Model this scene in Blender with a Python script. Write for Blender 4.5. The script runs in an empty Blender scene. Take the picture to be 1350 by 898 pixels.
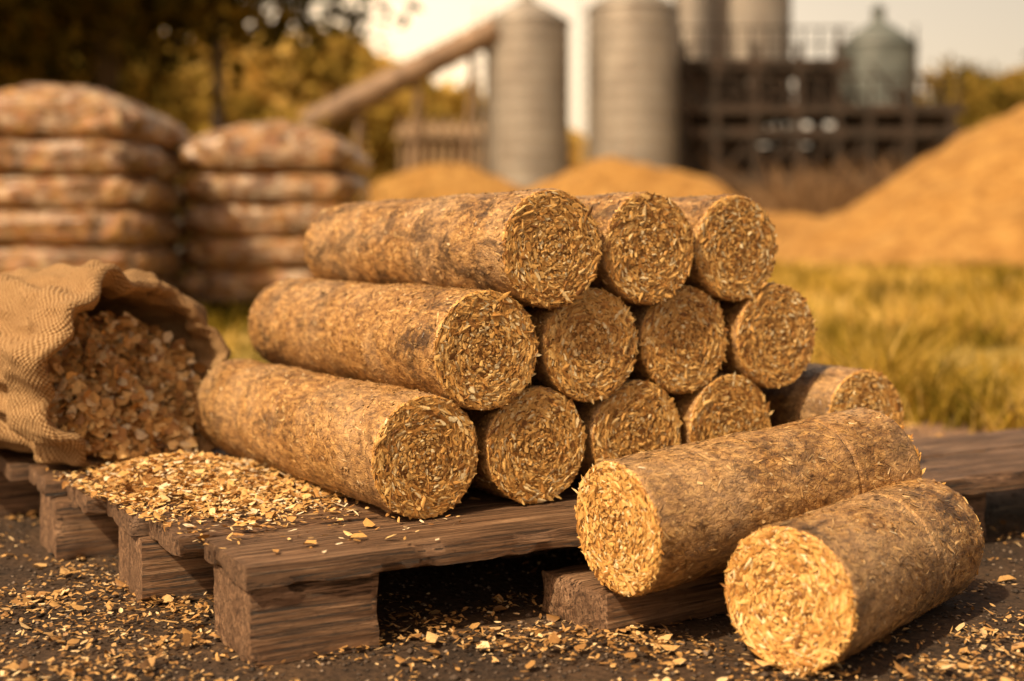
import bpy, math, random, bmesh
import numpy as np
from mathutils import Vector, Matrix, noise
random.seed(3)
R=np.random.default_rng(7)
sc=bpy.context.scene
sc.view_settings.view_transform='Standard'
sc.view_settings.look='None'
sc.view_settings.exposure=0

# ------------------------------------------------------------ helpers
def link(o): sc.collection.objects.link(o); return o
def mk(name, verts, facelists, mats=(), attrs=None, smooth=True, midx=None, parent=None, uv=None):
    verts=np.asarray(verts,dtype=np.float32).reshape(-1,3)
    me=bpy.data.meshes.new(name)
    me.vertices.add(len(verts)); me.vertices.foreach_set('co',verts.ravel())
    fl=[np.asarray(f,dtype=np.int32) for f in facelists if len(f)]
    nl=sum(f.size for f in fl); nf=sum(len(f) for f in fl)
    me.loops.add(nl); me.polygons.add(nf)
    li=np.concatenate([f.ravel() for f in fl]); me.loops.foreach_set('vertex_index',li)
    sizes=np.concatenate([np.full(len(f),f.shape[1],dtype=np.int32) for f in fl])
    st=np.concatenate([[0],np.cumsum(sizes)[:-1]]).astype(np.int32)
    me.polygons.foreach_set('loop_start',st)
    try: me.polygons.foreach_set('loop_total',sizes)
    except Exception: pass
    for m in mats: me.materials.append(m)
    if midx is not None: me.polygons.foreach_set('material_index',np.asarray(midx,dtype=np.int32))
    me.polygons.foreach_set('use_smooth',np.full(nf,bool(smooth)))
    if attrs:
        for k,v in attrs.items():
            a=me.attributes.new(k,'FLOAT','POINT'); a.data.foreach_set('value',np.asarray(v,dtype=np.float32))
    if uv is not None:
        l=me.uv_layers.new(name='UVMap'); l.data.foreach_set('uv',np.asarray(uv,dtype=np.float32)[li].ravel())
    me.update(calc_edges=True); me.validate()
    o=bpy.data.objects.new(name,me); link(o)
    if parent: o.parent=parent
    return o
def empty(name,loc=(0,0,0)):
    o=bpy.data.objects.new(name,None); o.location=loc; link(o); return o
def nrm(a): return a/np.maximum(np.linalg.norm(a,axis=-1,keepdims=True),1e-9)

class NT:
    def __init__(s,name):
        s.m=bpy.data.materials.new(name); s.m.use_nodes=True; s.t=s.m.node_tree
        s.b=s.t.nodes['Principled BSDF']; s.out=s.t.nodes['Material Output']
    def n(s,typ,props=None,**inp):
        x=s.t.nodes.new(typ)
        if props:
            for k,v in props.items(): setattr(x,k,v)
        for k,v in inp.items():
            key=int(k[1:]) if k[0]=='i' and k[1:].isdigit() else k.replace('_',' ')
            s.set(x.inputs[key],v)
        return x
    def set(s,sock,v):
        if isinstance(v,bpy.types.NodeSocket): s.t.links.new(v,sock)
        else: sock.default_value=v
    def obj(s): return s.n('ShaderNodeTexCoord').outputs['Object']
    def pos(s): return s.n('ShaderNodeNewGeometry').outputs['Position']
    def scale(s,v,sc_): return s.n('ShaderNodeVectorMath',{'operation':'MULTIPLY'},i0=v,i1=sc_).outputs[0]
    def addv(s,v,w): return s.n('ShaderNodeVectorMath',{'operation':'ADD'},i0=v,i1=w).outputs[0]
    def noise(s,v,scale,detail=5,rough=.55,dist=0): 
        return s.n('ShaderNodeTexNoise',None,Vector=v,Scale=scale,Detail=detail,Roughness=rough,Distortion=dist).outputs[0]
    def ramp(s,f,stops,interp='LINEAR'):
        x=s.n('ShaderNodeValToRGB'); s.set(x.inputs[0],f); cr=x.color_ramp; cr.interpolation=interp
        while len(cr.elements)<len(stops): cr.elements.new(.5)
        for e,(p,c) in zip(cr.elements,stops):
            e.position=p; e.color=(c[0],c[1],c[2],1) if not isinstance(c,(int,float)) else (c,c,c,1)
        return x.outputs[0]
    def mix(s,f,a,b,mode='MIX'):
        x=s.n('ShaderNodeMix',{'data_type':'RGBA','blend_type':mode})
        s.set(x.inputs[0],f)
        for i,v in ((6,a),(7,b)):
            if isinstance(v,tuple) and len(v)==3: v=(*v,1)
            s.set(x.inputs[i],v)
        return x.outputs[2]
    def math(s,op,a,b=0.0,c=None,clamp=False):
        x=s.n('ShaderNodeMath',{'operation':op,'use_clamp':clamp}); s.set(x.inputs[0],a); s.set(x.inputs[1],b)
        if c is not None: s.set(x.inputs[2],c)
        return x.outputs[0]
    def attr(s,n): return s.n('ShaderNodeAttribute',{'attribute_name':n}).outputs['Fac']
    def bump(s,h,strength=.5,dist=.002,nrm_=None):
        x=s.n('ShaderNodeBump',None,Height=h,Strength=strength,Distance=dist)
        if nrm_: s.set(x.inputs['Normal'],nrm_)
        return x.outputs[0]
    def rnd(s): return s.n('ShaderNodeObjectInfo').outputs['Random']
    def fin(s,col=None,rough=.7,bump=None,metal=0,spec=None,**k):
        if col is not None: s.set(s.b.inputs['Base Color'],(*col,1) if isinstance(col,tuple) and len(col)==3 else col)
        s.set(s.b.inputs['Roughness'],rough); s.set(s.b.inputs['Metallic'],metal)
        if spec is not None: s.set(s.b.inputs['Specular IOR Level'],spec)
        if bump is not None: s.set(s.b.inputs['Normal'],bump)
        for kk,v in k.items(): s.set(s.b.inputs[kk.replace('_',' ')],v)
        return s.m

def revolve(profile,n=48,c=(0,0,0)):
    pr=np.array(profile); th=np.linspace(0,2*np.pi,n,endpoint=False)
    v=np.stack([np.outer(pr[:,0],np.cos(th)),np.outer(pr[:,0],np.sin(th)),np.repeat(pr[:,1:2],n,1)],-1).reshape(-1,3)+np.array(c)
    m=len(pr); i=np.arange(m-1)[:,None]*n; j=np.arange(n)[None]; k=(j+1)%n
    f=np.stack([i+j,i+k,i+n+k,i+n+j],-1).reshape(-1,4)
    return v,f
BOXF=np.array([[0,1,3,2],[4,6,7,5],[0,4,5,1],[2,3,7,6],[0,2,6,4],[1,5,7,3]])
def beam(p0,p1,w,h=None):
    h=h or w; p0=np.array(p0,float); p1=np.array(p1,float); d=nrm(p1-p0)
    up=np.array([0,0,1.]) if abs(d[2])<.9 else np.array([0,1.,0])
    a=nrm(np.cross(d,up)); b=np.cross(a,d)
    return np.array([p+a*x*w/2+b*y*h/2 for p in (p0,p1) for x in (-1,1) for y in (-1,1)])
class Geo:
    def __init__(s): s.v=[];s.f={3:[],4:[]};s.n=0
    def add(s,v,f):
        v=np.asarray(v,float); f=np.asarray(f); s.v.append(v); s.f[f.shape[1]].append(f+s.n); s.n+=len(v)
    def beam(s,*a): s.add(beam(*a),BOXF)
    def box(s,c,sz):
        c=np.array(c,float); s.beam(c-[sz[0]/2,0,0],c+[sz[0]/2,0,0],sz[1],sz[2])
    def rev(s,*a,**k): s.add(*revolve(*a,**k))
    def tube(s,p0,p1,r0,r1,n=12):
        p0=np.array(p0,float);p1=np.array(p1,float); d=nrm(p1-p0)
        up=np.array([0,0,1.]) if abs(d[2])<.9 else np.array([0,1.,0])
        a=nrm(np.cross(d,up)); b=np.cross(a,d); th=np.linspace(0,2*np.pi,n,endpoint=False)
        ring=np.outer(np.cos(th),a)+np.outer(np.sin(th),b)
        v=np.concatenate([p0+ring*r0,p1+ring*r1]); j=np.arange(n);k=(j+1)%n
        s.add(v,np.stack([j,k,k+n,j+n],-1))
    def make(s,name,mats,**k):
        return mk(name,np.concatenate(s.v),[np.concatenate(x) for x in (s.f[3],s.f[4]) if x],mats,**k)

def flakes(P,N,T,L,W,tilt,ridge=.12):
    n=len(P); N=nrm(N); B=nrm(np.cross(N,T)); T=nrm(np.cross(B,N))
    a=R.normal(0,tilt,(n,1)); b=R.normal(0,tilt,(n,1))
    T2=nrm(T+N*a); B2=nrm(B+N*b); N2=nrm(np.cross(T2,B2))
    base=np.array([[-.5,0],[-.22,.5],[.26,.45],[.5,0],[.2,-.5],[-.26,-.45]])
    xy=base[None]+R.normal(0,.09,(n,6,2))
    z=np.zeros((n,6)); z[:,0]=z[:,3]=1
    z=z*(R.normal(0,ridge,(n,1)))*W[:,None]
    v=P[:,None]+T2[:,None]*(xy[...,0:1]*L[:,None,None])+B2[:,None]*(xy[...,1:2]*W[:,None,None])+N2[:,None]*z[...,None]
    i=(np.arange(n)*6)[:,None]
    f=np.concatenate([i+np.array([0,3,2,1]),i+np.array([0,5,4,3])])
    return v.reshape(-1,3),f

# ------------------------------------------------------------ materials
def oshift(s): return s.addv(s.obj(),s.n('ShaderNodeCombineXYZ',None,X=s.math('MULTIPLY',s.rnd(),37.)).outputs[0])
def weather_and_sheen(s,o,col):
    gr=s.noise(o,9,4,.6,.5); col=s.mix(s.ramp(gr,[(.45,0.0),(.65,.28)]),col,(.64,.48,.30))  # pale beige sheen painted into the base colour in random patches
    c=s.noise(s.scale(o,(1,1,.6)),28,9,.8,.5); big=s.math('ADD',s.noise(o,7,3),s.math('MULTIPLY_ADD',s.rnd(),.14,-.07))
    f=s.math('MULTIPLY',s.ramp(c,[(.495,0.0),(.57,1.0)]),s.ramp(big,[(.38,.2),(.58,1.0)]))
    return s.mix(s.math('MULTIPLY',f,.8),col,(.050,.027,.014))
def m_flake(name,stops,char=True,rough=.55):
    s=NT(name); o=oshift(s)
    a=s.attr('rnd'); col=s.ramp(a,stops)
    g=s.noise(o,420,3); col=s.mix(s.ramp(g,[(.35,0.0),(.7,1.0)]),s.mix(.35,col,(.13,.06,.018)),col)
    if char: col=weather_and_sheen(s,o,col)
    return s.fin(col,rough,s.bump(g,.3,.0006),spec=.45)
FSTOPS=[(0,(.20,.082,.017)),(.25,(.52,.245,.056)),(.55,(.78,.44,.12)),(.82,(.90,.60,.22)),(1,(.96,.80,.47))]
SSTOPS=[(0,(.11,.050,.015)),(.3,(.33,.168,.050)),(.6,(.62,.365,.125)),(.86,(.80,.56,.26)),(1,(.95,.81,.55))]
M_face=m_flake('pressed_straw_face',FSTOPS,False)
M_sflake=m_flake('pressed_straw_side_flake',SSTOPS,True,.38)
s=NT('pressed_straw_side')
o=oshift(s)
n1=s.noise(s.scale(o,(1,1,.45)),170,6,.7,.4); col=s.ramp(n1,[(.3,(.06,.026,.008)),(.45,(.28,.138,.042)),(.6,(.57,.325,.11)),(.76,(.76,.53,.25))])
col=weather_and_sheen(s,o,col)
v=s.n('ShaderNodeTexVoronoi',{'feature':'DISTANCE_TO_EDGE'},Vector=s.addv(s.scale(o,(1,1,.5)),s.scale(s.n('ShaderNodeTexNoise',None,Vector=o,Scale=120.).outputs[1],(.012,.012,.012))),Scale=200.).outputs[0]
col=s.mix(s.ramp(v,[(0,.45),(.05,0.0)]),col,(.06,.03,.012))
h=s.math('ADD',n1,s.math('MULTIPLY',s.ramp(v,[(0,0.0),(.12,1.0)]),.25))
M_side=s.fin(col,s.ramp(n1,[(.3,.6),(.7,.34)]),s.bump(h,.9,.0018),spec=.5)
s=NT('pressed_straw_core'); o=s.obj(); n1=s.noise(o,300,5,.7); M_core=s.fin(s.ramp(n1,[(.3,(.12,.05,.011)),(.7,(.44,.225,.056))]),.8,s.bump(n1,.8,.0012))
CH=[(0,(.22,.10,.028)),(.25,(.52,.265,.075)),(.6,(.77,.46,.15)),(.85,(.88,.62,.27)),(1,(.95,.81,.55))]
M_chip=m_flake('wood_chip',CH,False)
M_gchip=m_flake('ground_wood_chip',[(0,(.10,.05,.016)),(.3,(.34,.175,.053)),(.65,(.66,.39,.135)),(1,(.92,.70,.39))],False)

def m_wood(name,dark=1.,sc_=1.):
    s=NT(name); o=s.addv(s.obj(),s.n('ShaderNodeCombineXYZ',None,X=s.math('MULTIPLY',s.rnd(),13.),Y=s.rnd()).outputs[0])
    g=s.noise(s.scale(o,(5,130*sc_,130*sc_)),1.,9,.75,1.3); f=s.noise(s.scale(o,(9,420,420)),1.,6,.8,.6)
    f2=s.noise(s.scale(o,(30,900,900)),1.,3,.7)
    big=s.noise(s.scale(o,(1,2.2,2.2)),7,6,.65); sp=s.noise(o,160,6,.75)
    d1=dark*1.08; d2=dark*.98; d3=dark*.82
    col=s.ramp(g,[(.34,(.026*d1,.013*d2,.008*d3)),(.44,(.115*d1,.066*d2,.040*d3)),(.56,(.28*d1,.180*d2,.118*d3)),(.70,(.50*d1,.365*d2,.260*d3))])
    col=s.mix(s.ramp(f2,[(.3,.4),(.6,0.0)]),col,(.065*dark,.036*dark,.02*dark))
    col=s.mix(s.ramp(f,[(.39,1.0),(.47,0.0)]),col,(.013*dark,.007*dark,.004*dark))
    col=s.mix(s.ramp(big,[(.44,.0),(.62,.6)]),col,(.085*dark,.045*dark,.022*dark))
    col=s.mix(s.ramp(sp,[(.56,.0),(.70,.6)]),col,(.035*dark,.019*dark,.010*dark))
    h=s.math('ADD',s.math('MULTIPLY',g,.6),s.math('MULTIPLY',s.ramp(f,[(.38,0.0),(.46,1.0)]),.5))
    h=s.math('ADD',h,s.math('MULTIPLY',f2,.35))
    return s.fin(col,s.ramp(big,[(.3,.42),(.7,.65)]),s.bump(h,1.,.0022),spec=.5)
M_wood=m_wood('weathered_pallet_wood',1.0); M_wood2=m_wood('rough_block_wood',1.2,.9)

s=NT('burlap'); uv=s.n('ShaderNodeTexCoord').outputs['UV']
uvd=s.addv(uv,s.scale(s.n('ShaderNodeTexNoise',None,Vector=s.obj(),Scale=60.,Detail=3.).outputs[1],(.005,.005,0)))
sx=s.n('ShaderNodeSeparateXYZ',None,Vector=uvd)
k=2*math.pi/.0054
a=s.math('SINE',s.math('MULTIPLY',sx.outputs[0],k)); b=s.math('SINE',s.math('MULTIPLY',sx.outputs[1],k))
w=s.math('MULTIPLY_ADD',s.math('MULTIPLY',a,b),.5,.5)
fib=s.noise(s.obj(),900,3)
col=s.ramp(w,[(.08,(.12,.058,.020)),(.42,(.40,.235,.10)),(.9,(.68,.46,.235))])
col=s.mix(s.ramp(s.noise(s.obj(),18,5),[(.35,.0),(.7,.35)]),col,(.28,.155,.065))
col=s.mix(s.ramp(fib,[(.35,.45),(.6,0.0)]),col,(.18,.105,.05))
M_burlap=s.fin(col,.9,s.bump(s.math('ADD',w,s.math('MULTIPLY',fib,.7)),.9,.0022),spec=.15)

s=NT('plastic_pellet_bag'); o=s.addv(s.obj(),s.n('ShaderNodeCombineXYZ',None,X=s.math('MULTIPLY',s.rnd(),9.)).outputs[0])
p=s.n('ShaderNodeTexVoronoi',None,Vector=o,Scale=70.).outputs[1]
pel=s.ramp(s.noise(o,11,6,.7),[(.35,(.085,.034,.009)),(.5,(.28,.125,.034)),(.68,(.58,.31,.09))])
pel=s.mix(.25,pel,p,'MULTIPLY')
cr=s.noise(s.scale(o,(1,1,1.6)),8,8,.75,1.5)
col=s.mix(s.ramp(cr,[(.49,0.0),(.65,.68)]),pel,(.78,.66,.50))  # pale streaks paint the crinkled film's highlights into the colour
M_bag=s.fin(col,.36,s.bump(s.noise(o,26,6,.65,1.2),.9,.018),spec=.5,Coat_Weight=.45,Coat_Roughness=.26)

s=NT('ground'); p=s.pos(); xyz=s.n('ShaderNodeSeparateXYZ',None,Vector=p); Y=xyz.outputs[1]
g1=s.noise(p,140,6,.7); g2=s.noise(p,9,6,.6)
v=s.n('ShaderNodeTexVoronoi',None,Vector=p,Scale=120.); 
near=s.mix(s.ramp(g2,[(.35,0.0),(.65,1.0)]),s.ramp(g1,[(.3,(.012,.009,.007)),(.7,(.075,.048,.031))]),s.ramp(g1,[(.3,(.035,.022,.013)),(.7,(.15,.088,.047))]))
path=s.ramp(g1,[(.3,(.17,.10,.06)),(.7,(.36,.23,.15))])
far=s.ramp(s.noise(p,1.3,8,.7),[(.3,(.19,.14,.025)),(.5,(.36,.25,.055)),(.7,(.54,.34,.10))])
w1=s.math('ADD',Y,s.math('MULTIPLY',s.math('SUBTRACT',g2,.5),.8))
col=s.mix(s.ramp(s.math('MULTIPLY',w1,.25),[(.36,0.0),(.47,1.0)]),near,path)
col=s.mix(s.ramp(s.math('MULTIPLY',w1,.25),[(.58,0.0),(.70,1.0)]),col,far)
hh=s.math('ADD',g1,s.math('MULTIPLY',s.ramp(v.outputs[0],[(0,1.0),(.6,0.0)]),.5))
M_ground=s.fin(col,.85,s.bump(hh,.9,.004),spec=.3)
s=NT('husk_pile'); p=s.pos(); g=s.noise(p,3.5,9,.85); M_pile=s.fin(s.ramp(g,[(.34,(.26,.115,.022)),(.5,(.62,.32,.075)),(.66,(.84,.52,.17))]),.9,s.bump(g,.8,.2))
def m_leaf(name,st,trans=.45):
    s=NT(name); c=s.ramp(s.attr('rnd'),st); 
    d=s.n('ShaderNodeBsdfDiffuse',None,Color=c); t=s.n('ShaderNodeBsdfTranslucent',None,Color=c)
    m=s.n('ShaderNodeMixShader'); m.inputs[0].default_value=trans
    s.t.links.new(d.outputs[0],m.inputs[1]); s.t.links.new(t.outputs[0],m.inputs[2]); s.t.links.new(m.outputs[0],s.out.inputs[0]); return s.m
M_grass=m_leaf('grass_blade',[(0,(.07,.060,.009)),(.3,(.26,.19,.026)),(.62,(.60,.40,.065)),(1,(.86,.61,.20))])
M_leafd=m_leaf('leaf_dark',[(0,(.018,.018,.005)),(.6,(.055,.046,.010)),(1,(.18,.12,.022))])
M_leafg=m_leaf('leaf_gold',[(0,(.17,.12,.022)),(.5,(.48,.33,.07)),(1,(.82,.56,.17))])  # gold base colour lightened to suggest haze over the far trees
M_leafm=m_leaf('leaf_green',[(0,(.06,.05,.011)),(.5,(.20,.145,.03)),(1,(.46,.31,.065))])
M_brush=m_leaf('dry_twig',[(0,(.12,.065,.032)),(1,(.34,.22,.12))],.1)
s=NT('bark'); n=s.noise(s.scale(s.obj(),(6,6,1)),3,6); M_bark=s.fin(s.ramp(n,[(.3,(.02,.012,.008)),(.7,(.09,.06,.04))]),.9,s.bump(n,.8,.03))
s=NT('galvanised_steel'); p=s.obj(); st=s.noise(s.scale(p,(3,3,.25)),2,5,.6); n=s.noise(p,.9,5)
M_silo=s.fin(s.mix(s.ramp(st,[(.45,0.0),(.75,.5)]),s.ramp(n,[(.3,(.25,.225,.195)),(.7,(.39,.355,.305))]),(.22,.155,.105)),.5,metal=.3)
s=NT('rusty_tube'); n=s.noise(s.obj(),2,6); M_tube=s.fin(s.ramp(n,[(.35,(.17,.105,.06)),(.65,(.33,.22,.135))]),.6)
s=NT('dark_rusty_steel'); n=s.noise(s.obj(),3,6); M_dark=s.fin(s.ramp(n,[(.35,(.018,.013,.009)),(.65,(.055,.034,.022))]),.8)
s=NT('shed_wall'); n=s.noise(s.scale(s.obj(),(4,4,.4)),2,5); M_shed=s.fin(s.ramp(n,[(.3,(.17,.105,.055)),(.7,(.36,.25,.14))]),.85)  # golden-grey wall, distance haze mixed into its base colour
s=NT('teal_paint'); n=s.noise(s.obj(),1.5,5); M_teal=s.fin(s.ramp(n,[(.3,(.08,.095,.09)),(.7,(.15,.17,.16))]),.55)
s=NT('stone_grit'); M_grit=s.fin(s.ramp(s.attr('rnd'),[(0,(.02,.015,.012)),(.7,(.10,.068,.046)),(1,(.27,.20,.14))]),.85)

# ------------------------------------------------------------ briquettes
D=.104; RR=D/2
def briquette(p,ang,L,pitch=0,seam=.47,roll=0):
    """front face centre p, axis heading from front to back at ang (deg from +X)"""
    seed=R.uniform(0,50)
    zs=np.concatenate([[0]*8,[.0006,.0022,.004],np.linspace(.008,L-.008,70),[L-.004,L-.0022,L-.0006],[L]*8])
    rs=np.concatenate([np.linspace(0,RR-.004,8),[RR-.0022,RR-.0006,RR],np.full(70,RR),[RR,RR-.0006,RR-.0022],np.linspace(RR-.004,0,8)])
    zc=L*seam; extra=np.array([zc-.0022,zc-.001,zc,zc+.001,zc+.0022])
    k=np.searchsorted(zs[:-8],extra[0]); zs=np.concatenate([zs[:k],extra,zs[k:][zs[k:]>extra[-1]]])
    rs=np.concatenate([rs[:k],np.full(5,RR),rs[len(rs)-(len(zs)-k-5):]])
    rs=rs-np.where(np.abs(zs-zc)<.0015,.0022,0)*(rs>RR-.002)
    n=110; v,f=revolve(np.stack([rs,zs],-1),n)
    out=v.copy()
    def side_d(x,y,z):
        return noise.noise(Vector((x*28,y*28,z*14+seed)))*.0020+noise.noise(Vector((x*90,y*90,z*60+seed)))*.0011
    for i,c in enumerate(v):
        d=side_d(*c)+noise.noise(Vector((c[0]*200,c[1]*200,c[2]*150+seed)))*.0006
        r=math.hypot(c[0],c[1]); edge=min(1,r/RR)
        if r>1e-5: out[i,0]+=c[0]/r*d*edge; out[i,1]+=c[1]/r*d*edge
        if c[2]<.001: out[i,2]-=noise.noise(Vector((c[0]*90,c[1]*90,seed)))*.0013
    cap=(zs<.0005)|(zs>L-.0005)
    mi=np.repeat(np.where(cap[:-1]&cap[1:],1,0),n)
    V=[out];F=[f];MI=[mi];A=[np.full(len(out),.5)]; off=len(out)
    def add(P,N,T,Ln,W,t,mat,rn,ridge=.12):
        nonlocal off
        vv,ff=flakes(P,N,T,Ln,W,t,ridge); V.append(vv);F.append(ff+off);MI.append(np.full(len(ff),mat));A.append(np.repeat(rn,6)); off+=len(vv)
    for zf,sg,cnt in ((0,-1,2600),(L,1,900)):
        r=(RR-.0025)*np.sqrt(R.uniform(.0,1,cnt)); th=R.uniform(0,2*np.pi,cnt)
        P=np.stack([r*np.cos(th),r*np.sin(th),np.full(cnt,zf)+sg*R.uniform(-.0002,.0015,cnt)],-1)
        dth=np.where(R.uniform(0,1,cnt)<.35,R.normal(0,1.,cnt),R.normal(.12,.38,cnt)); T=np.stack([-np.sin(th+dth),np.cos(th+dth),0*th],-1)
        bg_=R.uniform(0,1,cnt)>.78
        Ln=np.where(bg_,R.uniform(.008,.0145,cnt),R.uniform(.0035,.0095,cnt))*np.clip(r/RR*1.4,.45,1); W=np.where(bg_,R.uniform(.0022,.0044,cnt),R.uniform(.0009,.0026,cnt))
        rn=np.clip(R.normal(0,.26,cnt)+.52+.05*np.sin(r/RR*24+seed+np.sin(th)*1.2),0,1)
        add(P,np.tile([0,0,float(sg)],(cnt,1)),T,Ln,W,.12,2,rn,.25)
    cnt=int(4600*L/.45); th=R.uniform(0,2*np.pi,cnt); z=R.uniform(.003,L-.003,cnt)
    N=np.stack([np.cos(th),np.sin(th),0*th],-1); 
    ds=np.array([side_d(a*RR,b*RR,c) for a,b,c in zip(N[:,0],N[:,1],z)])
    P=N*(RR+ds+R.uniform(-.0003,.0006,cnt))[:,None]; P[:,2]=z
    an=R.normal(.35,.6,cnt); T=np.stack([-np.sin(th)*np.sin(an),np.cos(th)*np.sin(an),np.cos(an)],-1)
    Ln=R.uniform(.0025,.011,cnt); W=R.uniform(.0008,.0028,cnt); rn=np.clip(R.beta(1.4,2.1,cnt),0,1)
    ok=np.abs(z-zc)>.0012+Ln*.5*np.abs(np.cos(an))
    add(P[ok],N[ok],T[ok],Ln[ok],W[ok],.09,3,rn[ok],.22)
    cnt=460; th=R.uniform(0,2*np.pi,cnt); N=np.stack([np.cos(th)*.7,np.sin(th)*.7,-.7+0*th],-1)
    P=np.stack([np.cos(th)*(RR-.0014),np.sin(th)*(RR-.0014),R.uniform(0,.0018,cnt)],-1)
    T=np.stack([-np.sin(th),np.cos(th),0*th],-1)+R.normal(0,.3,(cnt,3))
    add(P,N,T,R.uniform(.003,.009,cnt),R.uniform(.001,.0024,cnt),.12,2,np.clip(R.normal(.45,.22,cnt),0,1),.2)
    o=mk('straw_briquette',np.concatenate(V),[np.concatenate(F)],(M_side,M_core,M_face,M_sflake),{'rnd':np.concatenate(A)},True,np.concatenate(MI))
    a=math.radians(ang); pt=math.radians(pitch)
    Z=Vector((math.cos(a)*math.cos(pt),math.sin(a)*math.cos(pt),math.sin(pt)))
    X=Vector((-math.sin(a),math.cos(a),0)); Yv=Z.cross(X)
    M=Matrix((X,Yv,Z)).transposed().to_4x4(); M.translation=Vector(p)
    o.matrix_world=M@Matrix.Rotation(roll or R.uniform(0,6.28),4,'Z'); return o
th=math.radians(31); u=np.array([-math.sin(th),math.cos(th)]); vv_=np.array([math.cos(th),math.sin(th)])
zt=.076; S=.112; step=math.sqrt(D*D-S*S/4); z0=zt+RR+.001
B0=np.array([-.0714,1.077])
AX=121
for i in range(4):
    c=B0+vv_*S*i+u*[0,.004,.006,.004][i]
    briquette((c[0],c[1],z0),AX+(2.5 if i==0 else 0),[.425,.44,.44,.44][i],seam=.5)
briquette((.358,1.297,z0),AX-3,.42)
for i in range(4):
    c=B0+vv_*S*(i+.5)+u*[-.004,.0,.006,.0][i]
    briquette((c[0],c[1],z0+step),AX+R.uniform(-.4,.4),.465,seam=[.42,.5,.5,.5][i])
for i in range(3):
    c=B0+vv_*S*(i+1)+u*[-.015,-.008,.0][i]+vv_*.004
    briquette((c[0],c[1],z0+2*step),AX+R.uniform(-.4,.4),.45,seam=[.4,.35,.4][i])
briquette((.080,.985,.089),34,.297,pitch=4.0,seam=.74)
briquette((.1965,.915,RR+.002),50.6,.255,seam=.6)

# ------------------------------------------------------------ pallet
C0=np.array([-.19,.919]); fa=math.radians(29); fd=np.array([math.cos(fa),math.sin(fa)]); sa=math.radians(38); sd=np.array([-math.sin(sa),math.cos(sa)])
def tw(t,w): return C0+fd*t+sd*w
pallet=empty('wooden_pallet',(C0[0],C0[1],0))
def plank(name,c,size,yaw,mat,parent=None,tilt=0,rough=1.):
    bm=bmesh.new(); bmesh.ops.create_cube(bm,size=1)
    for v in bm.verts: v.co=Vector((v.co.x*size[0],v.co.y*size[1],v.co.z*size[2]))
    nx=max(6,int(size[0]/.008)); ny=max(4,int(size[1]/.007)); nz=max(2,int(size[2]/.007))
    for n_,no,L_ in ((nx,(1,0,0),size[0]),(ny,(0,1,0),size[1]),(nz,(0,0,1),size[2])):
        for i in range(1,n_):
            co=Vector(no)*(-L_/2+L_*i/n_)
            bmesh.ops.bisect_plane(bm,geom=bm.verts[:]+bm.edges[:]+bm.faces[:],plane_co=co,plane_no=no)
    sd_=R.uniform(0,99); hx,hy,hz_=[q/2 for q in size]
    for v in bm.verts:
        x,y,z=v.co; q=Vector((x*12,y*70,z*70+sd_)); q2=Vector((x*45,y*45,z*45+sd_))
        ed=sorted([hx-abs(x),hy-abs(y),hz_-abs(z)])
        wear=0
        if ed[1]<.0012: wear=.0006+max(0,noise.noise(q2)-.05)*.0055*rough
        v.co+=Vector((noise.noise(q*1.3)*.0005-(wear*math.copysign(1,x) if hx-abs(x)<.0012 else 0),noise.noise(q+Vector((5,0,0)))*.0005-(wear*math.copysign(1,y) if hy-abs(y)<.0012 else 0),noise.noise(q+Vector((9,3,0)))*.0005-(wear*.8*math.copysign(1,z) if hz_-abs(z)<.0012 else 0)))
    me=bpy.data.meshes.new(name); bm.to_mesh(me); bm.free(); me.materials.append(mat)
    o=bpy.data.objects.new(name,me); link(o)
    for p in me.polygons: p.use_smooth=True
    try: me.set_sharp_from_angle(angle=math.radians(38))
    except Exception: pass
    o.rotation_euler=(0,tilt,yaw); o.location=c
    if parent: o.parent=parent; o.location=Vector(c)-parent.location
    return o
w=0; k=0
nperp=np.array([-math.sin(fa),math.cos(fa)])
for wd in [.112,.098,.105,.10,.105,.10,.11,.10]:
    Lb=1.35 if k<2 else .84
    a=tw(0,w/ (sd@nperp)); c=a+fd*(Lb/2+R.uniform(-.003,.003))+nperp*wd/2
    plank('deck_board_%d'%(k+1),(c[0],c[1],zt-.009+R.uniform(-.0008,.0003)),(Lb,wd,.018),fa,M_wood,pallet)
    w+=wd+.005; k+=1
bi=0
for (t,w_) in [(.005,.006),(.004,.205),(.0,.41),(.0,.66),(.35,.206),(.35,.42),(.70,.03),(.71,.23),(1.15,.02)]:
    c=tw(t,w_)+fd*.051+nperp*.048; bi+=1
    plank('block_%d'%bi,(c[0],c[1],.0287),(.102,.096,.0574),fa,M_wood2,pallet)
for i,w_ in enumerate((.25,.47)):
    a=tw(.10,w_);c=a+fd*.35; plank('bottom_runner_%d'%(i+1),(c[0],c[1],.012),(.5,.07,.018),fa,M_wood,pallet)
pl=np.array([.074,.997]); pa=math.radians(33); c=pl+np.array([math.cos(pa),math.sin(pa)])*.21+np.array([-math.sin(pa),math.cos(pa)])*.046
plank('wooden_plank',(c[0],c[1],.0175),(.42,.092,.034),pa,M_wood2)

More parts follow.
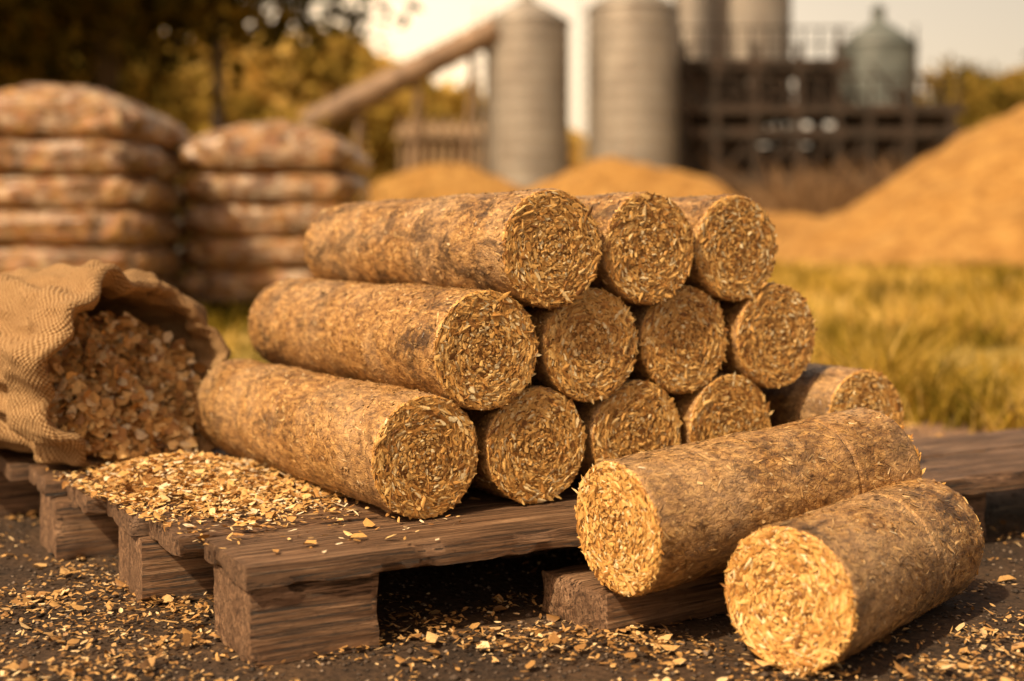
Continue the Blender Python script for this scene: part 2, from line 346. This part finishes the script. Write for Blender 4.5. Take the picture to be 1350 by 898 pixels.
# ------------------------------------------------------------ burlap sack
A=np.array([-.80,.60,0]); Cc=np.array([.60,.80,0]); mc=np.array([-.398,1.362,.176]); U3=np.array([0,0,1.])
prof=[(.16,.070),(.12,.084),(.08,.092),(.045,.098),(.02,.101),(.005,.104),(-.007,.107),(-.013,.112),(-.010,.119),(.004,.1245),(.018,.126),(.032,.126),(.044,.124),(.052,.118),(.056,.1115),(.063,.109),(.075,.109),(.09,.1095)]
prof+=[(x,.11+.018*math.sin((x-.09)/.36*math.pi)) for x in np.linspace(.11,.40,24)]+[(.43,.105),(.455,.09),(.475,.07),(.485,.045),(.49,.02)]
pf=[]
for (a0,b0),(a1,b1) in zip(prof[:-1],prof[1:]):
    for q in np.linspace(0,1,3,endpoint=False): pf.append((a0+(a1-a0)*q,b0+(b1-b0)*q))
pf.append(prof[-1]); n=220; V=[];UV=[]; ln=0; pp=pf[0]
for (d,r) in pf:
    ln+=math.hypot(d-pp[0],r-pp[1]); pp=(d,r)
    for j in range(n+1):
        t=2*math.pi*j/n; ct,st=math.cos(t),math.sin(t)
        q=Vector((ct*2.2,st*2.2,d*9)); dr=noise.noise(q)*.016+noise.noise(Vector((ct*5,st*5,d*26+4)))*.009+noise.noise(Vector((ct*11+d*30,st*11,d*30)))*.003
        dr+=.006*math.sin(t*11+d*22+3*noise.noise(q))*max(0,1-abs(d-.05)/.22)
        k=max(0,1-max(0,d)/.1)
        dd=d+k*(.022*math.sin(t*2+.6)+.012*noise.noise(Vector((ct*2+7,st*2,1)))*2 - .03*max(0,-ct)*.6 +.045*max(0,st-.3))
        x=(r+dr)*ct*1.06; z=(r+dr)*st*(.90 if st>0 else .95)
        if st>.2: z-=k*.016*math.exp(-((ct-.15)/.25)**2)
        P=mc+A*dd+Cc*x+U3*(z)
        sag=max(0,d-.1)*.10; P[2]-=sag
        fl=zt+.003
        if P[2]<fl+.012: P[2]=fl+.012*math.exp((P[2]-fl-.012)/.012)
        V.append(P); UV.append((t*.112,ln))
m=len(pf); i=np.arange(m-1)[:,None]*(n+1); j=np.arange(n)[None]
F=np.stack([i+j,i+j+1,i+n+1+j+1,i+n+1+j],-1).reshape(-1,4)
sack=empty('burlap_sack',tuple(mc))
o=mk('sack_cloth',np.array(V)-mc,[F],(M_burlap,),uv=UV,parent=sack)
gx,gz=np.meshgrid(np.linspace(-1,1,40),np.linspace(-1,1,40))
rr=np.sqrt(gx**2+gz**2); sq=np.maximum(np.abs(gx),np.abs(gz)); f_=np.where(rr>0,sq/np.maximum(rr,1e-6),0)
gx=gx*f_; gz=gz*f_
def fill(x,z):
    dep=-.016+np.clip((z+.095)*.62,0,.2)+.012*np.sin(x*40)*np.cos(z*30)+.008*np.sin(x*95+z*60)
    return mc+np.outer(dep,A)+np.outer(x,Cc)+np.outer(z,U3)
P=fill(gx.ravel()*.102,gz.ravel()*.075-.022)
i=np.arange(39)[:,None]*40; j=np.arange(39)[None]; F=np.stack([i+j,i+j+1,i+41+j,i+40+j],-1).reshape(-1,4)
mk('chip_filling',P-mc,[F],(M_chip,),{'rnd':np.full(len(P),.0)},parent=sack)
cnt=2600; a=R.uniform(0,2*np.pi,cnt); r=np.sqrt(R.uniform(0,1,cnt))
P=fill(r*np.cos(a)*.102,r*np.sin(a)*.075-.022)-np.outer(R.uniform(-.002,.014,cnt),A)+np.outer(R.uniform(0,.004,cnt),U3)
N=nrm(-A*.5+U3*.75+np.array([-.2,-.35,0]))+R.normal(0,.5,(cnt,3)); T=R.normal(0,1,(cnt,3))
big=R.uniform(0,1,cnt)>.5
v1,f1=flakes(P,N,T,np.where(big,R.uniform(.010,.019,cnt),R.uniform(.005,.012,cnt)),np.where(big,R.uniform(.008,.015,cnt),R.uniform(.002,.006,cnt)),.1,.15)
mk('sack_chips',v1-mc,[f1],(M_chip,),{'rnd':np.repeat(R.uniform(.05,1,cnt),6)},parent=sack)

# spilled chips on the deck
def spill_h(x,y):
    dx=x-(-.325);dy=y-1.245
    a=dx*.5-dy*.87; b=dx*.87+dy*.5
    q2x=(x-C0[0])*nperp[0]+(y-C0[1])*nperp[1]; t2=(x-C0[0])*fd[0]+(y-C0[1])*fd[1]+.157*q2x
    return .022*np.exp(-((a/.08)**2+(b/.08)**2))*np.clip(t2/.05,0,1)*np.clip(q2x/.03,0,1)
cnt=9500
q=R.normal(0,1,(cnt,2)); base=np.array([-.29,1.20]); XY=base+q[:,:1]*.066*np.array([.62,-.78])*1.0+q[:,1:]*.062*np.array([.86,.5])
far_=R.uniform(0,1,cnt)<.14; XY[far_]=np.array([-.25,1.12])+R.normal(0,.095,(far_.sum(),2))
q2=(XY-C0); w_=(q2@nperp); t_=(q2@fd)
cl=np.array([noise.noise(Vector((a*22,b*22,2))) for a,b in XY])
ok=(w_>.003)&(t_>-.157*w_+.001)&(R.uniform(-.6,.4,cnt)<cl+.15); XY=XY[ok]; cnt=len(XY)
Z=zt+.0015+spill_h(XY[:,0],XY[:,1])+R.uniform(0,.004,cnt)
N=np.stack([R.normal(0,.28,cnt),R.normal(0,.28,cnt),np.ones(cnt)],-1); T=R.normal(0,1,(cnt,3))
big=R.uniform(0,1,cnt)>.85
v1,f1=flakes(np.column_stack([XY,Z]),N,T,np.where(big,R.uniform(.007,.014,cnt),R.uniform(.003,.009,cnt)),np.where(big,R.uniform(.004,.008,cnt),R.uniform(.0009,.0030,cnt)),.1,.2)
ga=np.linspace(.02,.30,56); gw=np.linspace(.02,.56,90); ga,gw=np.meshgrid(ga,gw)
bx=C0[0]+fd[0]*(ga-.157*gw)+nperp[0]*gw; by=C0[1]+fd[1]*(ga-.157*gw)+nperp[1]*gw; hz=zt-.007+spill_h(bx,by)
i=np.arange(89)[:,None]*56; j=np.arange(55)[None]; F=np.stack([i+j,i+j+1,i+57+j,i+56+j],-1).reshape(-1,4)
nb=len(v1)
mk('spilled_wood_chips',np.concatenate([v1,np.stack([bx.ravel(),by.ravel(),hz.ravel()],-1)]),[np.concatenate([f1,F+nb])],(M_chip,),{'rnd':np.concatenate([np.repeat(np.clip(R.normal(.6,.28,cnt),0,1),6),np.full(56*90,.1)])})

# ------------------------------------------------------------ ground
xs=np.sign(np.linspace(-1,1,121))*np.abs(np.linspace(-1,1,121))**4*500; ys=np.linspace(0,1,120)**4*900-3
gx,gy=np.meshgrid(xs,ys); 
i=np.arange(119)[:,None]*121; j=np.arange(120)[None]; F=np.stack([i+j,i+j+1,i+122+j,i+121+j],-1).reshape(-1,4)
mk('ground',np.stack([gx.ravel(),gy.ravel(),0*gx.ravel()],-1),[F],(M_ground,))
cnt=18000; Yg=.55+R.uniform(0,1,cnt)**1.6*2.1; Xg=R.uniform(-.5,.5,cnt)*Yg*1.0
octv=np.array([[1,0,0],[-1,0,0],[0,1,0],[0,-1,0],[0,0,1],[0,0,-1]],float); octf=np.array([[0,2,4],[2,1,4],[1,3,4],[3,0,4],[2,0,5],[1,2,5],[3,1,5],[0,3,5]])
sz=R.uniform(.0008,.0028,cnt)+(R.uniform(0,1,cnt)>.985)*.003
v=octv[None]*(sz[:,None,None]*R.uniform(.6,1.3,(cnt,6,1)))*np.array([1,1,.6])+np.stack([Xg,Yg,sz*.3],-1)[:,None]
mk('gravel',v.reshape(-1,3),[(octf[None]+(np.arange(cnt)*6)[:,None,None]).reshape(-1,3)],(M_grit,),{'rnd':np.repeat(R.uniform(0,1,cnt),6)})
cnt=100000; Yg=.55+R.uniform(0,1,cnt)**1.5*1.8; Xg=R.uniform(-.5,.5,cnt)*Yg*1.05
den=1.3*np.array([noise.noise(Vector((x*5,y*5,3)))+.7*noise.noise(Vector((x*16,y*16,8))) for x,y in zip(Xg,Yg)])-.08
den+=.8*np.exp(-(((Xg+.0)/.13)**2+((Yg-.985)/.06)**2))+.5*np.exp(-(((Xg+.42)/.2)**2+((Yg-1.0)/.25)**2))+.55*np.exp(-(((Xg-.42)/.14)**2+((Yg-.98)/.14)**2))
ok=(R.uniform(-.25,1.2,cnt)<den); Xg=Xg[ok];Yg=Yg[ok];den=den[ok];cnt=len(Xg)
N=np.stack([R.normal(0,.25,cnt),R.normal(0,.25,cnt),np.ones(cnt)],-1); T=R.normal(0,1,(cnt,3)); big=R.uniform(0,1,cnt)>.955
v1,f1=flakes(np.stack([Xg,Yg,R.uniform(.0012,.005,cnt)+np.clip(den,0,1)*.005],-1),N,T,np.where(big,R.uniform(.008,.017,cnt),R.uniform(.0025,.008,cnt)),np.where(big,R.uniform(.005,.011,cnt),R.uniform(.001,.0034,cnt)),.12,.2)
mk('scattered_wood_chips',v1,[f1],(M_gchip,),{'rnd':np.repeat(np.clip(R.normal(.5,.27,cnt),0,1),6)})

# ------------------------------------------------------------ grass
cnt=110000; Yg=2.1+R.uniform(0,1,cnt)**1.9*17; Xg=R.uniform(-.48,.5,cnt)*Yg
cl=np.array([noise.noise(Vector((x*2.2,y*1.6,1)))+.6*noise.noise(Vector((x*6,y*5,5))) for x,y in zip(Xg,Yg)])
edge=np.clip((Yg-2.15+.5*cl)/.5,0,1); ok=(R.uniform(-.45,.75,cnt)<cl)&(R.uniform(0,1,cnt)<edge); Xg=Xg[ok];Yg=Yg[ok];cl=cl[ok];edge=edge[ok];cnt=len(Xg)
H=R.uniform(.02,.085,cnt)*(1+1.5*np.clip(cl,-.5,1))*(.4+.6*edge)*(1+Yg*.02); W=R.uniform(.0014,.0032,cnt)*np.clip(Yg/2.4,1,6)
a=R.uniform(0,2*np.pi,cnt); sdv=np.stack([np.cos(a),np.sin(a),0*a],-1); b=R.uniform(0,2*np.pi,cnt); ln_=np.stack([np.cos(b),np.sin(b),0*b],-1)*(H*R.uniform(.2,1.3,cnt))[:,None]
P=np.stack([Xg,Yg,0*Xg],-1); z=np.array([0,0,1.])
v=np.stack([P-sdv*W[:,None],P+sdv*W[:,None],P+sdv*W[:,None]*.7+ln_*.35+z*(H*.6)[:,None],P-sdv*W[:,None]*.7+ln_*.35+z*(H*.6)[:,None],P+ln_+z*H[:,None]],1)
i=(np.arange(cnt)*5)[:,None]
c2=np.array([noise.noise(Vector((x*.9,y*.7,31)))+.6*noise.noise(Vector((x*4,y*3,11))) for x,y in zip(Xg,Yg)])
mk('grass',v.reshape(-1,3),[i+np.array([0,1,2,3]),i+np.array([3,2,4])],(M_grass,),{'rnd':np.repeat(np.clip(R.normal(.47,.24,cnt)-cl*.15+c2*1.0,0,1),5)})

# ------------------------------------------------------------ husk piles
def pile(cx,cy,rx,ry,h,seed,pw=1.25):
    n=110; g_=np.linspace(-1.05,1.05,n); gx,gy=np.meshgrid(g_,g_); r=np.sqrt(gx**2+gy**2)
    hh=np.where(r<1,(np.cos(np.clip(r,0,1)*np.pi)*.5+.5)**(1/pw),0)*h
    nz=np.array([noise.fractal(Vector((x*4,y*4,seed)),.8,2,6) for x,y in zip(gx.ravel(),gy.ravel())]).reshape(n,n)
    hh=hh+nz*.075*h*(r<1)*np.clip((1-r)*4,0,1)-.02
    i=np.arange(n-1)[:,None]*n; j=np.arange(n-1)[None]; F=np.stack([i+j,i+j+1,i+n+1+j,i+n+j],-1).reshape(-1,4)
    mk('husk_pile',np.stack([(gx*rx).ravel()+cx,(gy*ry).ravel()+cy,hh.ravel()],-1),[F],(M_pile,))
pile(9.5,20,6.3,5,2.75,3,1.35)
pile(2.2,25,4.6,3.5,2.0,9,1.3)
pile(-1.3,25.5,4.0,3.4,1.95,14,1.3)
pile(5.5,27,4.5,3,1.0,17,1.3)

# ------------------------------------------------------------ bag stacks
def bag_mesh():
    nu,nv=96,44; sd_=R.uniform(0,99); V=[]
    sg=lambda x,e: math.copysign(abs(x)**e,x)
    for i in range(nv+1):
        ph=-math.pi/2+math.pi*i/nv
        for j in range(nu):
            t=2*math.pi*j/nu
            x=.36*sg(math.cos(t),.40)*sg(math.cos(ph),.5); y=.25*sg(math.sin(t),.40)*sg(math.cos(ph),.5); z=.083*sg(math.sin(ph),.7)
            q=Vector((x*7,y*7,z*10+sd_)); d=noise.noise(q)*.016+noise.noise(q*3)*.014+noise.noise(q*8)*.008
            d+=.007*math.sin(x*55+3*noise.noise(q*2))*math.exp(-(z/.05)**2)
            r=math.sqrt(x*x+y*y+z*z)+1e-6
            V.append((x+x/r*d,y+y/r*d,z+z/r*d*1.2))
    i=np.arange(nv)[:,None]*nu; j=np.arange(nu)[None]; k=(j+1)%nu
    return np.array(V),np.stack([i+j,i+k,i+nu+k,i+nu+j],-1).reshape(-1,4)
def bagstack(x,y,layers,yaw,zb=.11,w=1.,ph=.131):
    e=empty('bagged_pellet_stack',(x,y,0)); e.rotation_euler=(0,0,yaw)
    for l in range(layers):
        for r in range(2):
            v,f=bag_mesh(); v=v*np.array([w,1,ph/.131]); 
            if l==layers-1: v[:,2]=np.where(v[:,2]>0,v[:,2]*1.45*(1.15-.55*(v[:,0]/.36)**2),v[:,2])
            o=mk('bag_%d_%d'%(l+1,r+1),v,[f],(M_bag,),parent=e)
            o.location=(R.uniform(-.008,.008),r*.48+R.uniform(-.01,.01),zb+.070+l*ph); o.rotation_euler=(0,0,R.uniform(-.015,.015))
    g=Geo()
    for a in (-.3,0,.3):
        g.box((a,.24,.045),(.09,.9,.09))
    for b in np.linspace(-.2,.68,7): g.box((0,b,.1),(.74,.1,.02))
    g.make('pallet_base',(M_wood,),parent=e,smooth=False)
bagstack(-1.655,4.75,6,math.radians(4),.05,.95,.126)
bagstack(-.995,5.35,5,math.radians(3),.08,1.0,.130)

# ------------------------------------------------------------ trees
def tree(name,x,y,h,cr,cz,leafmat,nclump=60,per=110,ls=.16,trunk=.2,sy=1.,flat=.8,seed=0):
    rg=np.random.default_rng(seed+11); g=Geo(); P0=np.array([x,y,0.])
    top=np.array([x+rg.normal(0,.3),y,cz]); pts=[P0,P0*.4+top*.6+[rg.normal(0,.15),0,0],top]; pts[0][2]=-.05
    g.tube(pts[0],pts[1],trunk,trunk*.72); g.tube(pts[1],pts[2],trunk*.72,trunk*.3)
    cs=[]
    for i in range(nclump):
        d=nrm(rg.normal(0,1,3)); rad=rg.uniform(.25,1)**.6
        c=np.array([x,y,cz])+d*np.array([cr,cr*sy,(h-cz) if d[2]>0 else (h-cz)*flat])*rad; cs.append(c)
    for i in range(min(16,nclump)):
        c=cs[i]; s0=pts[1]+(pts[2]-pts[1])*rg.uniform(0,1); mid=(s0+c)/2+[0,0,-.1*cr*rg.uniform(0,1)]
        g.tube(s0,mid,trunk*.32,trunk*.18,7); g.tube(mid,c,trunk*.18,trunk*.05,7)
    e=empty(name,(x,y,0)); 
    vv=np.concatenate(g.v)-np.array([x,y,0]); mk('trunk_and_limbs',vv,[np.concatenate(g.f[4])],(M_bark,),parent=e)
    n=nclump*per; c=np.repeat(np.array(cs),per,0); tone=np.repeat(rg.uniform(.15,.85,nclump),per)
    P=c+rg.normal(0,1,(n,3))*cr*np.array([.15,.15,.10]); T=rg.normal(0,1,(n,3)); N=rg.normal(0,1,(n,3))
    N=nrm(N);B=nrm(np.cross(N,T));T=np.cross(B,N); L=(ls*rg.uniform(.5,1.3,n))[:,None]
    v=np.stack([P-T*L,P-B*L*.45,P+T*L,P+B*L*.45],1).reshape(-1,3)-np.array([x,y,0])
    mk('foliage',v,[np.arange(n*4).reshape(-1,4)],(leafmat,),{'rnd':np.repeat(np.clip(tone+rg.normal(0,.18,n),0,1),4)},parent=e,smooth=False)
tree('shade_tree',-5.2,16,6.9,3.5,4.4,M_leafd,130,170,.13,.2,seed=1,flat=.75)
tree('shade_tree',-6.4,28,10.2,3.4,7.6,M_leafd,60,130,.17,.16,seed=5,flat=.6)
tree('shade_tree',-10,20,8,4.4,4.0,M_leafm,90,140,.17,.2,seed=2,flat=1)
for k,(x,y,h,cr,m_) in enumerate([(-17,44,10,5.4,M_leafm),(-12.5,47,9.0,4.4,M_leafg),(-9,50,8.8,4.0,M_leafg),(-5.6,52,8.2,3.4,M_leafg),(-21,42,10,5,M_leafm),(-13,36,6,3.6,M_leafm),(-8.8,38,5.4,3.0,M_leafg),(24,55,8.6,4.6,M_leafm),(30,58,9.6,5,M_leafm),(20,60,8.4,3.6,M_leafm)]):
    tree('broadleaf_tree',x,y,h,cr,h*.52,m_,70,110,.3,.22,seed=20+k,flat=.95)
n=90000; X=R.uniform(-75,80,n); hb=np.interp(X,[-40,-12,-4,2,8,20,27,40],[15,14,11,9,6,6,10,13])
topz=hb+np.array([1.8*noise.noise(Vector((x*.12,2,0)))+1.6*noise.noise(Vector((x*.33,7,0))) for x in X]); Z=topz*R.uniform(0,1,n)**.8
P=np.stack([X,88+R.normal(0,2.5,n),Z],-1); T=nrm(R.normal(0,1,(n,3)));N=nrm(R.normal(0,1,(n,3)));B=nrm(np.cross(N,T)); L=R.uniform(.25,.75,n)[:,None]
v=np.stack([P-T*L,P-B*L*.6,P+T*L,P+B*L*.6],1).reshape(-1,3)
tn=np.array([noise.noise(Vector((a*.3,c*.4,3))) for a,c in zip(P[:,0],P[:,2])])
mk('distant_trees',v,[np.arange(n*4).reshape(-1,4)],(M_leafg,),{'rnd':np.repeat(np.clip(.5+tn*.5+R.normal(0,.2,n),0,1),4)},smooth=False)
n=9000; X=R.uniform(6.5,15,n); base=np.stack([X,33+R.normal(0,.8,n),np.zeros(n)],-1); hh=R.uniform(.3,2.6,n)*(.55+.3*np.sin(X*1.9+.4)+.25*np.sin(X*4.3))
a=R.normal(0,.45,(n,2))*hh[:,None]; tip=base+np.column_stack([a,hh]); w=np.array([.022,0,0])
v=np.stack([base-w,base+w,tip+w*.4,tip-w*.4],1).reshape(-1,3)
mk('dry_brush',v,[np.arange(n*4).reshape(-1,4)],(M_brush,),{'rnd':np.repeat(R.uniform(0,1,n),4)},smooth=False)

# ------------------------------------------------------------ silos and works
def silo(name,x,y,r,z0_,z1,roof,mat,rib=.45):
    e=empty(name,(x,y,0)); pr=[]; 
    for z in np.arange(z0_,z1,rib/4):
        k=round((z-z0_)/(rib/4))%4; pr.append((r+(.03 if k==0 else 0),z))
    pr.append((r,z1)); g=Geo(); g.rev(pr,56); g.make('ribbed_wall',(mat,),parent=e)
    g=Geo(); g.rev([(r+.06,z1-.02),(r+.06,z1+.04),(r*.55,z1+roof*.62),(r*.2,z1+roof*.95),(r*.16,z1+roof),(r*.16,z1+roof+.35),(r*.22,z1+roof+.36),(.001,z1+roof+.6)],56); g.make('roof_cone',(mat,),parent=e)
    g=Geo()
    a=-2.6; cx,cy=math.cos(a)*(r+.25),math.sin(a)*(r+.25)
    for s_ in(-.2,.2): g.beam((cx+s_,cy,z0_),(cx+s_,cy,z1+.4),.05)
    for z in np.arange(z0_,z1,.35): g.beam((cx-.2,cy,z),(cx+.2,cy,z),.035)
    g.make('ladder',(mat,),parent=e,smooth=False)
    if z0_>.5:
        g=Geo(); g.rev([(r,z0_),(r*.25,z0_-r*.9),(.15,z0_-r*.95)],40)
        for a in np.linspace(.4,2*np.pi+.4,8,endpoint=False): g.beam((math.cos(a)*r,math.sin(a)*r,0),(math.cos(a)*r,math.sin(a)*r,z0_+.3),.18)
        g.make('hopper_and_legs',(M_dark,),parent=e,smooth=False)
sy=40; px=lambda p,y=40:(p-675)/1690*y
silo('grain_silo',px(695),sy,1.30,0,7.25,.75,M_silo)
silo('grain_silo',px(834),sy,1.40,0,7.65,.8,M_silo)
silo('grain_silo',px(985,46),46,1.55,5.6,9.6,1.0,M_silo)
silo('grain_silo',px(912,44),44,.62,2.5,11,.5,M_silo)
silo('storage_tank',px(1158,44),44,1.28,4.6,7.15,.9,M_teal)
e=empty('inclined_conveyor',(px(520),39,0)); g=Geo(); p0=np.array([px(385),38.5,3.6]); p1=np.array([px(650),39.3,6.9]); oo=np.array([px(520),39,0])
g.tube(p0-oo,p1-oo,.40,.40,20); d=(p1-p0)
for k in np.linspace(0,1,14): g.tube(p0+d*k-oo,p0+d*(k+.012)-oo,.45,.45,20)
g.make('conveyor_tube',(M_tube,),parent=e)
g=Geo()
for k in (.08,.36,.64,.9):
    c=p0+d*k-oo
    for s_ in(-.5,.5): g.beam((c[0]+s_*.8,c[1]+s_,0),(c[0],c[1],c[2]-.3),.12)
    g.beam((c[0]-.35,c[1]-.4,1.4),(c[0]+.35,c[1]+.4,1.4),.08)
g.make('trestle_legs',(M_tube,),parent=e,smooth=False)
e=empty('industrial_shed',(px(600,46),46,0)); g=Geo()
g.box((0,0,2.0),(3.6,4,4.0)); 
for a in np.linspace(-1.75,1.75,12): g.beam((a,-2.08,0),(a,-2.08,4.7),.14)
g.make('shed_walls',(M_shed,),parent=e,smooth=False)
g=Geo(); v=np.array([[-2.0,-2.3,4.0],[2.0,-2.3,4.0],[2.0,0,4.7],[-2.0,0,4.7],[2.0,2.3,4.0],[-2.0,2.3,4.0]]); g.add(v,[[0,1,2,3],[3,2,4,5]]); g.make('shed_roof',(M_shed,),parent=e,smooth=False)
y=42; q=lambda p:(p-675)/1690*y; hz=lambda py:.306+(325-py)/1690*y
e=empty('processing_plant',(q(1060),y,0)); oo=np.array([q(1060),y,0]); g=Geo()
cols=[895,935,985,1040,1090,1130,1180,1235]
for c in cols:
    for yy in (-1.4,1.4): g.beam(np.array([q(c),y+yy,0])-oo,np.array([q(c),y+yy,hz(150 if c>1100 else 70)])-oo,.2)
for zz,a,b in ((hz(150),890,1250),(hz(180),890,1250),(hz(92),890,1110),(hz(240),890,1235)):
    for yy in(-1.4,1.4): g.beam(np.array([q(a),y+yy,zz])-oo,np.array([q(b),y+yy,zz])-oo,.22,.3)
g.box(np.array([q(1070),y,hz(150)])-oo,(q(1250)-q(890),3,.12)); g.box(np.array([q(1000),y,hz(88)])-oo,(q(1110)-q(890),3,.12))
for zz,a,b in ((hz(150),890,1250),(hz(88),890,1110)):
    for r_ in (.5,1.0): g.beam(np.array([q(a),y-1.5,zz+r_])-oo,np.array([q(b),y-1.5,zz+r_])-oo,.07)
    for p_ in np.arange(a,b,22): g.beam(np.array([q(p_),y-1.5,zz])-oo,np.array([q(p_),y-1.5,zz+1.0])-oo,.07)
for a,b in zip(cols[:-1],cols[1:]):
    g.beam(np.array([q(a),y-1.4,hz(240)])-oo,np.array([q(b),y-1.4,hz(180)])-oo,.09); g.beam(np.array([q(b),y-1.4,hz(150)])-oo,np.array([q(a),y-1.4,hz(92)])-oo,.08)
g.make('steel_frame',(M_dark,),parent=e,smooth=False)
g=Geo()
for a,b,t_,bt in ((896,990,160,330),(990,1035,110,150),(1060,1100,90,150),(1080,1268,178,330),(1120,1240,150,190),(985,1095,195,330),(930,980,95,150)):
    g.box(np.array([(q(a)+q(b))/2,y+.3,(hz(t_)+hz(bt))/2])-oo,(q(b)-q(a),2,hz(t_)-hz(bt)))
for a in (1080,1200): g.tube(np.array([q(a),y-.8,hz(200)])-oo,np.array([q(a)-.6,y-.8,hz(120)])-oo,.22,.22)
g.make('machinery_housings',(M_dark,),parent=e,smooth=False)
g=Geo()
for a in (1213,1112): g.beam((q(a)-oo[0],.5,hz(150)),(q(a)-oo[0],.5,hz(30)),.07)
g.make('masts',(M_dark,),parent=e,smooth=False)

# ------------------------------------------------------------ light
sd3=np.array([-.45,-.52,.73]); sd3=sd3/np.linalg.norm(sd3)
el=math.asin(sd3[2]); rot=math.atan2(sd3[0],sd3[1])
L=bpy.data.lights.new('sun','SUN'); L.energy=5.0; L.angle=math.radians(2); L.color=(1,.79,.52)
lo=bpy.data.objects.new('sun',L); link(lo); lo.rotation_euler=Vector(sd3).to_track_quat('Z','Y').to_euler()
W=bpy.data.worlds.new('World'); sc.world=W; W.use_nodes=True; t=W.node_tree; bg=t.nodes['Background']
sky=t.nodes.new('ShaderNodeTexSky'); sky.sky_type='NISHITA'; sky.sun_disc=False; sky.sun_elevation=el; sky.sun_rotation=rot; sky.dust_density=6; sky.air_density=1.2
mx=t.nodes.new('ShaderNodeMix'); mx.data_type='RGBA'; mx.blend_type='MULTIPLY'; mx.inputs[0].default_value=1; mx.inputs[7].default_value=(.92,.68,.48,1)
t.links.new(sky.outputs[0],mx.inputs[6])
tc=t.nodes.new('ShaderNodeTexCoord')
def mm(op,a,b):
    x=t.nodes.new('ShaderNodeMath'); x.operation=op; t.links.new(a,x.inputs[0]); x.inputs[1].default_value=b; return x.outputs[0]
def addc(fac,a,col):
    g=t.nodes.new('ShaderNodeVectorMath'); g.operation='MULTIPLY_ADD'
    c=t.nodes.new('ShaderNodeCombineXYZ')
    for i in range(3): t.links.new(fac,c.inputs[i])
    t.links.new(c.outputs[0],g.inputs[0]); g.inputs[1].default_value=col; t.links.new(a,g.inputs[2]); return g.outputs[0]
sp=t.nodes.new('ShaderNodeSeparateXYZ'); t.links.new(tc.outputs['Generated'],sp.inputs[0])
inv=t.nodes.new('ShaderNodeMath'); inv.operation='SUBTRACT'; inv.inputs[0].default_value=1.; t.links.new(mm('ABSOLUTE',sp.outputs[2],0.),inv.inputs[1])
band=mm('POWER',inv.outputs[0],6.)
c1=addc(band,mx.outputs[2],(4.0,3.05,2.2))
dt=t.nodes.new('ShaderNodeVectorMath'); dt.operation='DOT_PRODUCT'; dt.inputs[1].default_value=Vector((-.12,1,.20)).normalized()
t.links.new(tc.outputs['Generated'],dt.inputs[0])
dpos=mm('MAXIMUM',dt.outputs['Value'],0.)
c2=addc(mm('POWER',dpos,5.),c1,(4.0,3.1,2.1))
c3=addc(mm('POWER',dpos,60.),c2,(5.5,3.6,1.7))
t.links.new(c3,bg.inputs[0]); bg.inputs[1].default_value=.145

# ------------------------------------------------------------ camera
cam=bpy.data.cameras.new('camera'); co=bpy.data.objects.new('camera',cam); link(co); co.location=(0,0,.306); co.rotation_euler=(math.pi/2,0,0)
cam.lens=45.07; cam.sensor_width=36; cam.shift_y=-.0919; cam.clip_start=.05; cam.clip_end=2000
cam.dof.use_dof=True; cam.dof.focus_distance=1.06; cam.dof.aperture_fstop=3.4
sc.camera=co
print('OK')
